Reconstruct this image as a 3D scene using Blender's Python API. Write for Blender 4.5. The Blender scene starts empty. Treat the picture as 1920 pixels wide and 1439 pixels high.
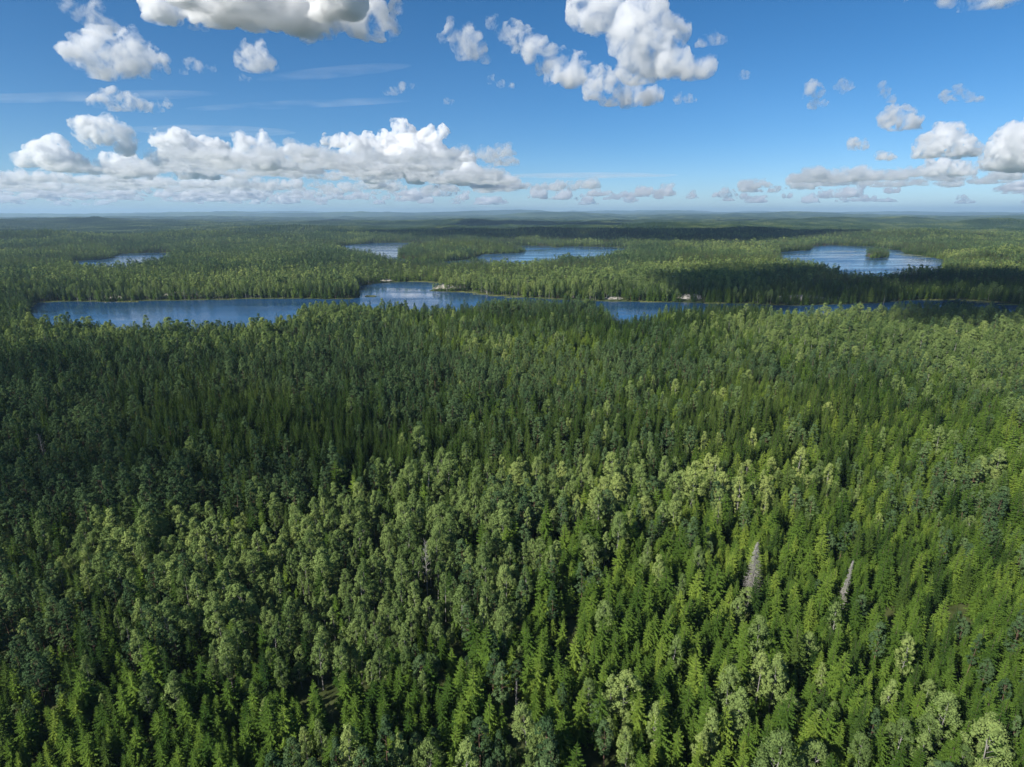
import bpy, bmesh, math, random
import numpy as np
from mathutils import Vector, Matrix, Euler

R = math.radians
random.seed(7)
rng = np.random.default_rng(11)
scene = bpy.context.scene
COL = scene.collection

# ------------------------------------------------------------------ camera
F = 1080.0                     # focal length in pixels of a 1920 px wide frame
H = 120.0                      # camera height above the lakes
PITCH = math.atan((719.5 - 402.0) / F)
cam_d = bpy.data.cameras.new("camera")
cam = bpy.data.objects.new("camera", cam_d)
COL.objects.link(cam)
cam_d.sensor_width = 36.0
cam_d.lens = 36.0 * F / 1920.0
cam_d.clip_start = 1.0
cam_d.clip_end = 300000.0
cam.location = (0, 0, H)
cam.rotation_euler = (R(90) - PITCH, 0, 0)
cam.rotation_euler.rotate_axis('Z', R(-0.12))
scene.camera = cam

# ------------------------------------------------------------------ light
SUN_EL = R(37.0)
SUN_TO = Vector((-0.80, -0.60, 0)).normalized()          # compass direction towards the sun
SUN_DIR = Vector((SUN_TO.x * math.cos(SUN_EL), SUN_TO.y * math.cos(SUN_EL), math.sin(SUN_EL)))
world = bpy.data.worlds.new("World")
scene.world = world
world.use_nodes = True
wn = world.node_tree
bg = wn.nodes["Background"]
sky = wn.nodes.new("ShaderNodeTexSky")
sky.sky_type = 'NISHITA'
sky.sun_disc = False
sky.sun_elevation = SUN_EL
sky.sun_rotation = math.atan2(SUN_TO.x, SUN_TO.y)
sky.altitude = 1500.0
sky.air_density = 0.8
sky.dust_density = 0.8
sky.ozone_density = 4.0
hs = wn.nodes.new("ShaderNodeHueSaturation")
hs.inputs["Saturation"].default_value = 1.25
hs.inputs["Hue"].default_value = 0.497
wn.links.new(sky.outputs[0], hs.inputs["Color"]); wn.links.new(hs.outputs[0], bg.inputs[0])
bg.inputs[1].default_value = 0.068

sun_d = bpy.data.lights.new("sun", 'SUN')
sun_d.energy = 4.2
sun_d.angle = R(0.53)
sun_d.color = (1.0, 0.95, 0.86)
sun = bpy.data.objects.new("sun", sun_d)
COL.objects.link(sun)
sun.rotation_euler = SUN_DIR.to_track_quat('Z', 'Y').to_euler()

scene.view_settings.view_transform = 'Standard'
scene.view_settings.look = 'None'
scene.view_settings.exposure = 0.82
scene.view_settings.gamma = 1.0
scene.render.engine = 'CYCLES'
cy = scene.cycles
cy.max_bounces = 18
cy.diffuse_bounces = 2
cy.glossy_bounces = 3
cy.transmission_bounces = 3
cy.volume_bounces = 16
cy.volume_step_rate = 0.2
cy.volume_max_steps = 256
cy.transparent_max_bounces = 12
cy.use_adaptive_sampling = True
cy.adaptive_threshold = 0.01
cy.use_denoising = True

# ------------------------------------------------------------------ helpers
CT, ST = math.cos(PITCH), math.sin(PITCH)

def pix_dir(px, py):
    u = (px - 959.5) / F
    v = (719.5 - py) / F
    return np.array([u, CT + v * ST, v * CT - ST])

def ground(px, py, z=0.0):
    d = pix_dir(px, py)
    t = (z - H) / d[2]
    return (d[0] * t, d[1] * t)

def sky_pt(px, py, D):
    """point at horizontal distance D seen at a given place of the frame"""
    d = pix_dir(px, py)
    t = D / math.hypot(d[0], d[1])
    return Vector((d[0] * t, d[1] * t, H + d[2] * t))

def project(x, y, z):
    dz = z - H
    depth = y * CT - dz * ST
    up = y * ST + dz * CT
    return 959.5 + F * x / depth, 719.5 - F * up / depth, depth

def tag(o, label=None, cat=None, group=None, kind=None):
    if label: o["label"] = label
    if cat: o["category"] = cat
    if group: o["group"] = group
    if kind: o["kind"] = kind
    return o

def new_mat(name):
    m = bpy.data.materials.new(name)
    m.use_nodes = True
    m.node_tree.nodes.clear()
    return m, m.node_tree.nodes, m.node_tree.links

def mesh_np(name, verts, faces_flat, sizes, mat=None, smooth=False, mat_idx=None):
    me = bpy.data.meshes.new(name)
    verts = np.asarray(verts, dtype=np.float32)
    faces_flat = np.asarray(faces_flat, dtype=np.int32)
    sizes = np.asarray(sizes, dtype=np.int32)
    me.vertices.add(len(verts))
    me.vertices.foreach_set("co", verts.ravel())
    me.loops.add(len(faces_flat))
    me.loops.foreach_set("vertex_index", faces_flat)
    me.polygons.add(len(sizes))
    starts = np.concatenate(([0], np.cumsum(sizes)[:-1])).astype(np.int32)
    me.polygons.foreach_set("loop_start", starts)
    me.polygons.foreach_set("loop_total", sizes)
    me.polygons.foreach_set("use_smooth", np.full(len(sizes), smooth))
    if mat: me.materials.append(mat)
    me.update(calc_edges=True)
    me.validate()
    return me

# value noise ------------------------------------------------------------
def _hash(ix, iy, s):
    n = (ix * 374761393 + iy * 668265263 + s * 974634777) & 0x7fffffff
    n = ((n ^ (n >> 13)) * 1274126177) & 0x7fffffff
    n = n ^ (n >> 16)
    return (n & 0xffff) / 65535.0

def vnoise(x, y, s=0):
    x = np.asarray(x, dtype=np.float64); y = np.asarray(y, dtype=np.float64)
    ix = np.floor(x).astype(np.int64); iy = np.floor(y).astype(np.int64)
    fx = x - ix; fy = y - iy
    fx = fx * fx * (3 - 2 * fx); fy = fy * fy * (3 - 2 * fy)
    a = _hash(ix, iy, s); b = _hash(ix + 1, iy, s)
    c = _hash(ix, iy + 1, s); d = _hash(ix + 1, iy + 1, s)
    return (a * (1 - fx) + b * fx) * (1 - fy) + (c * (1 - fx) + d * fx) * fy

def fbm(x, y, s=0, o=4):
    t = 0; a = 0.5; n = 0
    for k in range(o):
        t = t + a * vnoise(x * 2 ** k, y * 2 ** k, s + k * 17); n += a; a *= 0.5
    return t / n

def sstep(a, b, x):
    t = np.clip((x - a) / (b - a), 0, 1)
    return t * t * (3 - 2 * t)

def gn_object(name, me, coll, label):
    o = bpy.data.objects.new(name, me); COL.objects.link(o)
    ng = bpy.data.node_groups.new(name + "_nodes", 'GeometryNodeTree')
    ng.interface.new_socket("Geometry", in_out='INPUT', socket_type='NodeSocketGeometry')
    ng.interface.new_socket("Geometry", in_out='OUTPUT', socket_type='NodeSocketGeometry')
    gi = ng.nodes.new("NodeGroupInput"); go = ng.nodes.new("NodeGroupOutput")
    ci = ng.nodes.new("GeometryNodeCollectionInfo"); ci.inputs["Collection"].default_value = coll
    ci.inputs["Separate Children"].default_value = True; ci.inputs["Reset Children"].default_value = True
    ip = ng.nodes.new("GeometryNodeInstanceOnPoints"); ip.inputs["Pick Instance"].default_value = True
    def attr(nm, tp):
        a = ng.nodes.new("GeometryNodeInputNamedAttribute"); a.data_type = tp; a.inputs["Name"].default_value = nm
        return a.outputs[0]
    L = ng.links
    L.new(gi.outputs[0], ip.inputs["Points"]); L.new(ci.outputs[0], ip.inputs["Instance"])
    L.new(attr("variant", 'INT'), ip.inputs["Instance Index"])
    er = ng.nodes.new("FunctionNodeEulerToRotation")
    L.new(attr("turn", 'FLOAT_VECTOR'), er.inputs[0]); L.new(er.outputs[0], ip.inputs["Rotation"])
    L.new(attr("size", 'FLOAT_VECTOR'), ip.inputs["Scale"])
    L.new(ip.outputs[0], go.inputs[0])
    md = o.modifiers.new("instances", 'NODES'); md.node_group = ng
    if label: tag(o, label[0], label[1], None, "stuff")
    return o

# ------------------------------------------------------------------ lakes
TZ = 18.0    # tree-top height used where trees hide a near shore
def poly(far, near):
    return np.array([ground(x, y, 0.0) for x, y in far] + [ground(x, y, TZ if y > 540 else 23.0) for x, y in near])

LAKES = [
    poly([(58, 570), (62, 566), (110, 564.5), (200, 565), (300, 563), (400, 561), (500, 560), (560, 559.5), (620, 561), (660, 561),
          (676, 556), (674, 545), (676, 537), (700, 532), (740, 530), (775, 528), (820, 529), (838, 534), (815, 541), (805, 546), (850, 548), (880, 547),
          (910, 553), (960, 557), (1010, 561), (1060, 564), (1140, 566), (1200, 567), (1270, 568), (1330, 570), (1400, 571), (1450, 574),
          (1500, 574.5), (1560, 573), (1620, 571), (1680, 568), (1730, 565), (1800, 563.5), (1860, 569), (1920, 577), (2050, 586)],
         [(2050, 596), (1920, 579), (1800, 571), (1700, 573), (1600, 579), (1520, 581), (1460, 579), (1440, 572), (1380, 570.5), (1290, 571), (1225, 580), (1165, 590), (1142, 578), (1120, 566),
          (1050, 562), (980, 560), (920, 562), (880, 569), (830, 572), (750, 569), (690, 566), (620, 567), (575, 574), (545, 585),
          (525, 596), (430, 603), (330, 604), (250, 602), (170, 598), (100, 598), (66, 593)]),
    poly([(632, 462.5), (660, 458.5), (700, 456), (745, 454.5), (800, 457), (850, 458), (905, 459), (980, 461.5), (1035, 462),
          (1100, 463), (1160, 465), (1186, 469)],
         [(1140, 473), (1075, 477), (1040, 477), (1000, 481), (975, 488), (940, 484), (900, 482), (840, 486), (760, 480), (727, 478), (712, 472), (695, 466), (650, 464)]),
    poly([(1462, 474), (1520, 471), (1524, 463.5), (1560, 461.5), (1632, 464), (1660, 467), (1690, 473), (1700, 478), (1750, 485), (1770, 489)],
         [(1765, 495), (1730, 500), (1690, 501), (1650, 507), (1600, 504), (1560, 494), (1500, 480), (1466, 476)]),
    poly([(138, 488), (180, 486), (215, 482), (222, 475), (300, 473), (338, 475)],
         [(300, 480), (270, 483), (235, 491), (200, 492), (141, 490)]),
    np.array([ground(x, y) for x, y in [(1100, 415.5), (1135, 415), (1172, 416), (1168, 418.5), (1120, 419)]]),
    np.array([ground(x, y) for x, y in [(572, 406.5), (604, 406), (604, 408), (575, 408)]]),
]
LANDS = [
    np.array([ground(x, y) for x, y in [(742, 484), (752, 470), (775, 464), (840, 462.5), (900, 463), (950, 465), (975, 468), (985, 471), (975, 474.5), (905, 477.5), (880, 487), (800, 494)]]),
    np.array([ground(x, y) for x, y in [(1621, 482), (1640, 476), (1665, 477), (1673, 482), (1655, 486), (1632, 486)]]),
    np.array([ground(x, y) for x, y in [(1032, 463), (1050, 462.6), (1056, 464), (1036, 464.6)]]),
]

def sdf_poly(P, x, y):
    """signed distance, negative inside"""
    d2 = np.full(x.shape, 1e20); ins = np.zeros(x.shape, bool)
    n = len(P)
    for i in range(n):
        ax, ay = P[i]; bx, by = P[(i + 1) % n]
        ex, ey = bx - ax, by - ay
        wx, wy = x - ax, y - ay
        t = np.clip((wx * ex + wy * ey) / (ex * ex + ey * ey + 1e-9), 0, 1)
        d2 = np.minimum(d2, (wx - ex * t) ** 2 + (wy - ey * t) ** 2)
        c = ((ay > y) != (by > y)) & (x < (bx - ax) * (y - ay) / (by - ay + 1e-12) + ax)
        ins ^= c
    d = np.sqrt(d2)
    return np.where(ins, -d, d)

def water_sd(x, y):
    wob = (fbm(x / 38, y / 38, 5, 3) - 0.5) * 13 + (fbm(x / 11, y / 11, 8, 2) - 0.5) * 4
    rr = np.hypot(x, y)
    wob = wob * np.clip(rr / 900, 0.5, 2.0)
    s = np.full(x.shape, 1e9)
    for P in LAKES:
        bb = (x > P[:, 0].min() - 900) & (x < P[:, 0].max() + 900) & (y > P[:, 1].min() - 900) & (y < P[:, 1].max() + 900)
        if bb.any():
            s[bb] = np.minimum(s[bb], sdf_poly(P, x[bb], y[bb]))
    for P in LANDS:
        bb = (x > P[:, 0].min() - 400) & (x < P[:, 0].max() + 400) & (y > P[:, 1].min() - 400) & (y < P[:, 1].max() + 400)
        if bb.any():
            s[bb] = np.maximum(s[bb], -sdf_poly(P, x[bb], y[bb]))
    return s + wob

# hills: (px, py of foot, sigma x, sigma y, height)
BUMPS = [(870, 470, 170, 90, 17), (800, 478, 130, 80, 8), (1010, 450, 700, 230, 34), (1400, 447, 500, 200, 30),
         (330, 500, 300, 160, 10), (1300, 500, 260, 170, 16), (1750, 535, 170, 90, 9), (1850, 500, 260, 110, 18), (520, 520, 150, 70, 7),
         (1240, 434, 600, 250, 34), (380, 452, 500, 200, 26), (60, 458, 260, 150, 30), (960, 520, 150, 60, 4), (1646, 481, 60, 50, 7),
         (250, 530, 260, 90, 9), (60, 560, 90, 60, 7), (1180, 464, 130, 60, 10), (1750, 455, 420, 200, 26), (560, 440, 500, 200, 34),
         (150, 428, 700, 350, 30), (820, 424, 800, 350, 45), (1560, 424, 900, 400, 50), (1850, 432, 500, 300, 40), (1020, 411, 1800, 900, 115), (400, 414, 1500, 700, 40), (1500, 411, 1500, 700, 95), (640, 409, 2200, 900, 95), (1250, 407, 2600, 1200, 130)]
SHORE_BUMPS = {870, 800, 1646, 1010, 1400, 1240, 380, 60, 1180, 560, 150, 820, 1560, 1850}      # low hills that rise straight from the water
BW = [(ground(a, b) + (c, d, e, a in SHORE_BUMPS)) for a, b, c, d, e in BUMPS]

def height(x, y, sd=None):
    x = np.asarray(x, float); y = np.asarray(y, float)
    if sd is None: sd = water_sd(x, y)
    r = np.hypot(x, y)
    land = sstep(0, 14, sd) * 1.2 + sstep(5, 160, sd) * 3.0
    amp = 5 + 20 * sstep(900, 2500, r) + 44 * sstep(2500, 7000, r)
    hills = (fbm(x / 420, y / 420, 21, 3) - 0.35) * amp * sstep(20, 260 + 340 * sstep(900, 1500, r), sd)
    big = (fbm(x / 2600, y / 2100, 33, 4) - 0.42) * 130 * sstep(3200, 8000, r)
    vbig = (fbm(x / 7000, y / 4200, 41, 4) - 0.40) * 460 * sstep(9000, 26000, r)
    cen = np.exp(-(x / (r + 1) / 0.5) ** 2) * 150 * sstep(15000, 36000, r)
    b = 0
    sa, sb = sstep(2, 80 , sd), sstep(40, 480, sd)
    for bx, by, sx, sy, hh, near in BW:
        b = b + hh * np.exp(-((x - bx) / sx) ** 2 - ((y - by) / sy) ** 2) * (sa if near else sb)
    near6 = np.exp(-(np.hypot(x - GL6[0], (y - GL6[1]) * 0.6) / 2200) ** 2)
    h = land + np.maximum(hills, -2) + np.maximum(big, -8) * (1 - near6) + np.maximum(vbig, -10) + cen + b
    lake = np.maximum(sd * 0.12, -4.0)
    return np.where(sd > 0, h, lake)

GL6 = ground(1135, 417)

# ------------------------------------------------------------------ materials
def foliage_mat(name, c1, c2, c3, trans=0.25, stand=0.5, far=False):
    m, n, l = new_mat(name)
    out = n.new("ShaderNodeOutputMaterial")
    oi = n.new("ShaderNodeObjectInfo")
    geo = n.new("ShaderNodeNewGeometry")
    ramp = n.new("ShaderNodeValToRGB")
    e = ramp.color_ramp.elements
    e[0].position = 0.0; e[0].color = (*c1, 1)
    e[1].position = 1.0; e[1].color = (*c3, 1)
    k = e.new(0.55); k.color = (*c2, 1)
    # stand-level variation through world position plus per-tree and per-tuft variation
    no = n.new("ShaderNodeTexNoise"); no.inputs["Scale"].default_value = 0.0024 if far else 0.011; no.inputs["Detail"].default_value = 5 if far else 3
    l.new(geo.outputs["Position"], no.inputs["Vector"])
    nb = n.new("ShaderNodeTexNoise"); nb.inputs["Scale"].default_value = 0.0035; nb.inputs["Detail"].default_value = 3; nb.inputs["Roughness"].default_value = 0.6
    l.new(geo.outputs["Position"], nb.inputs["Vector"])
    nb2 = n.new("ShaderNodeMapRange"); nb2.inputs[1].default_value = 0.38; nb2.inputs[2].default_value = 0.62
    nb2.inputs[3].default_value = -0.30; nb2.inputs[4].default_value = 0.22
    l.new(nb.outputs[0], nb2.inputs[0])
    ns = n.new("ShaderNodeTexNoise"); ns.inputs["Scale"].default_value = 0.9 if not far else 0.05; ns.inputs["Detail"].default_value = 2
    l.new(geo.outputs["Position"], ns.inputs["Vector"])
    a = n.new("ShaderNodeMath"); a.operation = 'MULTIPLY'; a.inputs[1].default_value = 1.0 - stand
    l.new(oi.outputs["Random"], a.inputs[0])
    b = n.new("ShaderNodeMath"); b.operation = 'MULTIPLY_ADD'; b.inputs[1].default_value = stand * 1.5
    l.new(no.outputs[0], b.inputs[0]); l.new(a.outputs[0], b.inputs[2])
    c = n.new("ShaderNodeMath"); c.operation = 'MULTIPLY_ADD'; c.inputs[1].default_value = 0.55
    l.new(ns.outputs[0], c.inputs[0]); l.new(b.outputs[0], c.inputs[2])
    d = n.new("ShaderNodeMath"); d.operation = 'SUBTRACT'; d.inputs[1].default_value = 0.27 + stand * 0.25
    l.new(c.outputs[0], d.inputs[0])
    g = n.new("ShaderNodeMath"); g.operation = 'ADD'; l.new(d.outputs[0], g.inputs[0]); l.new(nb2.outputs[0], g.inputs[1])
    l.new(g.outputs[0], ramp.inputs[0])
    dif = n.new("ShaderNodeBsdfDiffuse"); tr = n.new("ShaderNodeBsdfTranslucent")
    mx = n.new("ShaderNodeMixShader"); mx.inputs[0].default_value = trans
    l.new(ramp.outputs[0], dif.inputs[0]); l.new(ramp.outputs[0], tr.inputs[0])
    l.new(dif.outputs[0], mx.inputs[1]); l.new(tr.outputs[0], mx.inputs[2])
    l.new(mx.outputs[0], out.inputs[0])
    return m

def bark_mat(name, c1, c2, scale=3.0):
    m, n, l = new_mat(name)
    out = n.new("ShaderNodeOutputMaterial")
    geo = n.new("ShaderNodeNewGeometry")
    no = n.new("ShaderNodeTexNoise"); no.inputs["Scale"].default_value = scale
    l.new(geo.outputs["Position"], no.inputs["Vector"])
    mixc = n.new("ShaderNodeMix"); mixc.data_type = 'RGBA'
    mixc.inputs[6].default_value = (*c1, 1); mixc.inputs[7].default_value = (*c2, 1)
    l.new(no.outputs[0], mixc.inputs[0])
    d = n.new("ShaderNodeBsdfDiffuse")
    l.new(mixc.outputs[2], d.inputs[0]); l.new(d.outputs[0], out.inputs[0])
    return m

M_SPRUCE = foliage_mat("spruce_needles", (0.036, 0.076, 0.014), (0.100, 0.168, 0.026), (0.220, 0.290, 0.046), 0.18, stand=0.38)
M_SPRUCE_OLD = foliage_mat("old_spruce_needles", (0.018, 0.042, 0.011), (0.048, 0.086, 0.018), (0.100, 0.145, 0.030), 0.14, stand=0.38)
M_PINE = foliage_mat("pine_needles", (0.044, 0.086, 0.036), (0.100, 0.160, 0.064), (0.165, 0.235, 0.080), 0.2, stand=0.4)
M_BIRCH = foliage_mat("birch_leaves", (0.095, 0.150, 0.046), (0.200, 0.272, 0.084), (0.335, 0.390, 0.115), 0.22, stand=0.4)
M_FARSTAND = foliage_mat("distant_foliage", (0.014, 0.034, 0.012), (0.050, 0.082, 0.028), (0.15, 0.18, 0.062), 0.2, stand=0.85, far=True)
M_BARK_S = bark_mat("spruce_bark", (0.09, 0.07, 0.055), (0.16, 0.13, 0.11))
M_BARK_P = bark_mat("pine_bark", (0.14, 0.085, 0.055), (0.16, 0.115, 0.09))
M_BARK_B = bark_mat("birch_bark", (0.45, 0.43, 0.40), (0.12, 0.11, 0.10), 2.2)
M_DEAD = bark_mat("dead_wood", (0.35, 0.33, 0.31), (0.19, 0.18, 0.17), 2.0)

def ground_mat():
    m, n, l = new_mat("forest_floor")
    out = n.new("ShaderNodeOutputMaterial")
    geo = n.new("ShaderNodeNewGeometry")
    ramp = n.new("ShaderNodeValToRGB")
    e = ramp.color_ramp.elements
    e[0].position = 0.3; e[0].color = (0.030, 0.042, 0.014, 1)
    e[1].position = 0.7; e[1].color = (0.085, 0.100, 0.038, 1)
    n1 = n.new("ShaderNodeTexNoise"); n1.inputs["Scale"].default_value = 0.15; n1.inputs["Detail"].default_value = 6
    l.new(geo.outputs["Position"], n1.inputs["Vector"]); l.new(n1.outputs[0], ramp.inputs[0])
    # far wooded land: dark and light stands
    n2 = n.new("ShaderNodeTexNoise"); n2.inputs["Scale"].default_value = 0.0016; n2.inputs["Detail"].default_value = 7; n2.inputs["Roughness"].default_value = 0.65
    l.new(geo.outputs["Position"], n2.inputs["Vector"])
    r2 = n.new("ShaderNodeValToRGB"); e = r2.color_ramp.elements
    e[0].position = 0.38; e[0].color = (0.022, 0.042, 0.014, 1)
    e[1].position = 0.62; e[1].color = (0.075, 0.100, 0.034, 1)
    l.new(n2.outputs[0], r2.inputs[0])
    ln = n.new("ShaderNodeVectorMath"); ln.operation = 'LENGTH'; l.new(geo.outputs["Position"], ln.inputs[0])
    mr = n.new("ShaderNodeMapRange"); mr.inputs[1].default_value = 2500; mr.inputs[2].default_value = 5000
    l.new(ln.outputs[1], mr.inputs[0])
    mx = n.new("ShaderNodeMix"); mx.data_type = 'RGBA'
    l.new(mr.outputs[0], mx.inputs[0]); l.new(ramp.outputs[0], mx.inputs[6]); l.new(r2.outputs[0], mx.inputs[7])
    d = n.new("ShaderNodeBsdfDiffuse"); l.new(mx.outputs[2], d.inputs[0]); l.new(d.outputs[0], out.inputs[0])
    return m
M_GROUND = ground_mat()

def water_mat():
    m, n, l = new_mat("lake_water")
    out = n.new("ShaderNodeOutputMaterial")
    geo = n.new("ShaderNodeNewGeometry")
    p = n.new("ShaderNodeBsdfPrincipled")
    p.inputs["Base Color"].default_value = (0.014, 0.055, 0.125, 1)
    p.inputs["IOR"].default_value = 1.33
    # calm streaks and wind ruffles
    mp = n.new("ShaderNodeMapping"); mp.inputs["Scale"].default_value = (0.004, 0.016, 1)
    l.new(geo.outputs["Position"], mp.inputs[0])
    n0 = n.new("ShaderNodeTexNoise"); n0.inputs["Scale"].default_value = 1.0; n0.inputs["Detail"].default_value = 4
    l.new(mp.outputs[0], n0.inputs["Vector"])
    mr = n.new("ShaderNodeMapRange"); mr.inputs[1].default_value = 0.40; mr.inputs[2].default_value = 0.66
    mr.inputs[3].default_value = 0.05; mr.inputs[4].default_value = 0.27
    l.new(n0.outputs[0], mr.inputs[0]); l.new(mr.outputs[0], p.inputs["Roughness"])
    n1 = n.new("ShaderNodeTexNoise"); n1.inputs["Scale"].default_value = 0.7; n1.inputs["Detail"].default_value = 3
    l.new(geo.outputs["Position"], n1.inputs["Vector"])
    bp = n.new("ShaderNodeBump"); bp.inputs["Distance"].default_value = 0.08
    mr2 = n.new("ShaderNodeMapRange"); mr2.inputs[1].default_value = 0.38; mr2.inputs[2].default_value = 0.62
    mr2.inputs[3].default_value = 0.15; mr2.inputs[4].default_value = 1.0
    l.new(n0.outputs[0], mr2.inputs[0]); l.new(mr2.outputs[0], bp.inputs["Strength"])
    l.new(n1.outputs[0], bp.inputs["Height"]); l.new(bp.outputs[0], p.inputs["Normal"])
    l.new(p.outputs[0], out.inputs[0])
    return m
M_WATER = water_mat()

def rock_mat():
    m, n, l = new_mat("granite")
    out = n.new("ShaderNodeOutputMaterial"); geo = n.new("ShaderNodeNewGeometry")
    n1 = n.new("ShaderNodeTexNoise"); n1.inputs["Scale"].default_value = 0.35; n1.inputs["Detail"].default_value = 8
    l.new(geo.outputs["Position"], n1.inputs["Vector"])
    r = n.new("ShaderNodeValToRGB"); e = r.color_ramp.elements
    e[0].position = 0.36; e[0].color = (0.07, 0.075, 0.045, 1)
    e[1].position = 0.6; e[1].color = (0.40, 0.37, 0.33, 1)
    l.new(n1.outputs[0], r.inputs[0])
    d = n.new("ShaderNodeBsdfDiffuse"); l.new(r.outputs[0], d.inputs[0]); l.new(d.outputs[0], out.inputs[0])
    return m
M_ROCK = rock_mat()

# ------------------------------------------------------------------ ground sheet
def build_ground():
    radii = np.concatenate(([0.0], np.geomspace(25, 500, 60), np.geomspace(508, 3600, 300), np.geomspace(3680, 46000, 170)))
    front = np.linspace(-R(62), R(62), 620)
    back = np.linspace(R(62), 2 * math.pi - R(62), 62)[1:-1]
    ang = np.concatenate((front, back))
    na, nr = len(ang), len(radii) - 1
    A, RR = np.meshgrid(ang, radii[1:])
    x = (np.sin(A) * RR).ravel(); y = (np.cos(A) * RR).ravel()
    z = height(x, y)
    v = np.column_stack((x, y, z)); v = np.vstack((v, [[0, 0, height(np.array([0.0]), np.array([1.0]))[0]]]))
    i = np.arange(nr - 1)[:, None] * na; j = np.arange(na)[None, :]; j2 = (j + 1) % na
    q = np.stack((i + j, i + j2, i + na + j2, i + na + j), -1).reshape(-1, 4)[:, ::-1]
    c = len(v) - 1
    t = np.stack((np.arange(na), np.full(na, c), (np.arange(na) + 1) % na), -1)[:, ::-1]
    t = t[:, ::-1]
    flat = np.concatenate((q.ravel(), t.ravel()))
    sizes = np.concatenate((np.full(len(q), 4), np.full(len(t), 3)))
    me = mesh_np("ground", v, flat, sizes, M_GROUND, True)
    o = bpy.data.objects.new("ground", me); COL.objects.link(o)
    tag(o, kind="structure")
build_ground()

def build_water():
    bm = bmesh.new()
    for k, P in enumerate(LAKES):
        x0, y0 = P.min(0) - 60; x1, y1 = P.max(0) + 60
        vs = [bm.verts.new((a, b, 0.0)) for a, b in ((x0, y0), (x1, y0), (x1, y1), (x0, y1))]
        bm.faces.new(vs)
    me = bpy.data.meshes.new("lake_water"); bm.to_mesh(me); bm.free()
    me.materials.append(M_WATER)
    o = bpy.data.objects.new("lake_water", me); COL.objects.link(o)
    tag(o, kind="structure")
build_water()

# ------------------------------------------------------------------ tree prototypes
class MB:
    def __init__(s): s.v = []; s.f = []; s.n = 0
    def tri(s, a, b, c):
        s.v += [a, b, c]; s.f.append((s.n, s.n + 1, s.n + 2)); s.n += 3
    def quad(s, a, b, c, d):
        s.v += [a, b, c, d]; s.f.append((s.n, s.n + 1, s.n + 2, s.n + 3)); s.n += 4
    def tube(s, pts, rad, seg=6):
        rings = []
        for p, r in zip(pts, rad):
            ring = []
            for k in range(seg):
                a = 2 * math.pi * k / seg
                s.v.append((p[0] + r * math.cos(a), p[1] + r * math.sin(a), p[2])); ring.append(s.n); s.n += 1
            rings.append(ring)
        for r0, r1 in zip(rings[:-1], rings[1:]):
            for k in range(seg):
                s.f.append((r0[k], r0[(k + 1) % seg], r1[(k + 1) % seg], r1[k]))
    def limb(s, a, b, r0, r1):
        a = Vector(a); b = Vector(b); d = (b - a).normalized()
        u = d.orthogonal().normalized(); w = d.cross(u)
        base = s.n
        for p, r in ((a, r0), (b, r1)):
            for k in range(3):
                t = 2.094 * k
                q = p + (u * math.cos(t) + w * math.sin(t)) * r
                s.v.append(tuple(q)); s.n += 1
        for k in range(3):
            s.f.append((base + k, base + (k + 1) % 3, base + 3 + (k + 1) % 3, base + 3 + k))
    def mesh(s, name, mat):
        me = bpy.data.meshes.new(name)
        me.from_pydata([tuple(p) for p in s.v], [], s.f)
        me.materials.append(mat); me.update()
        return me

def trunk_mb(rd, h, r, lean=0.0):
    m = MB()
    pts = [(rd.uniform(-1, 1) * lean * t, rd.uniform(-1, 1) * lean * t, h * t - (0.6 if t == 0 else 0)) for t in (0, 0.2, 0.45, 0.7, 1.0)]
    m.tube(pts, [r, r * 0.8, r * 0.6, r * 0.38, r * 0.06])
    return m, pts

def spruce_crown(rd, h, rad, levels, nb, pw=0.8, z0=0.1, fine=True, gap=0.08, droop=0.35):
    m = MB()
    for i in range(levels):
        t = i / (levels - 1)
        z = h * (z0 + (0.985 - z0) * t ** 0.92)
        r = rad * (1 - t) ** pw * rd.uniform(0.86, 1.12) + 0.10
        if t < 0.15: r *= 0.75 + t * 1.6
        n = max(4, int(nb * (1 - t * 0.45)))
        a0 = rd.uniform(0, 6.28)
        for k in range(n):
            if rd.random() < gap: continue
            a = a0 + 6.283 * k / n + rd.uniform(-0.22, 0.22)
            L = r * rd.uniform(0.72, 1.2)
            ca, sa = math.cos(a), math.sin(a)
            rise = 0.55 * t * t * L + rd.uniform(-0.06, 0.06) * L
            dz = droop * L * (1 - 0.6 * t)
            def pt(s_, side=0.0, down=0.0):
                zz = z + rise * s_ - dz * (s_ ** 1.3) + 0.22 * L * max(0, s_ - 0.65) - down
                x = ca * L * s_ - sa * side; y = sa * L * s_ + ca * side
                return (x, y, zz)
            if fine:
                w = 0.20 * L + 0.16
                steps = (0.12, 0.36, 0.58, 0.78, 1.0)
                for j in range(4):
                    s0, s1 = steps[j], steps[j + 1]
                    ww = w * (1.15 - 0.75 * (s0)) * rd.uniform(0.8, 1.2)
                    c0 = pt(s0); c1 = pt(min(1.0, s1 + 0.06))
                    for sd in (-1, 1):
                        m.tri(c0, c1, pt(s0 + 0.25 * (s1 - s0) + 0.13, sd * ww, 0.32 * ww + rd.uniform(0, 0.12)))
                    if j in (1, 2):
                        m.tri(c0, c1, pt((s0 + s1) / 2, rd.uniform(-.1, .1), 0.34 + 0.10 * L))
            else:
                w = 0.30 * L + 0.22
                m.tri(pt(0.1), pt(1.0), pt(0.55, w, 0.4 * w))
                m.tri(pt(0.1), pt(1.0), pt(0.55, -w, 0.4 * w))
    # leader
    m.tri((0, 0, h * 1.02), (0.12, 0, h * 0.95), (-0.12, 0.05, h * 0.95))
    m.tri((0, 0, h * 1.02), (0, 0.12, h * 0.95), (0.05, -0.12, h * 0.95))
    return m

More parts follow.
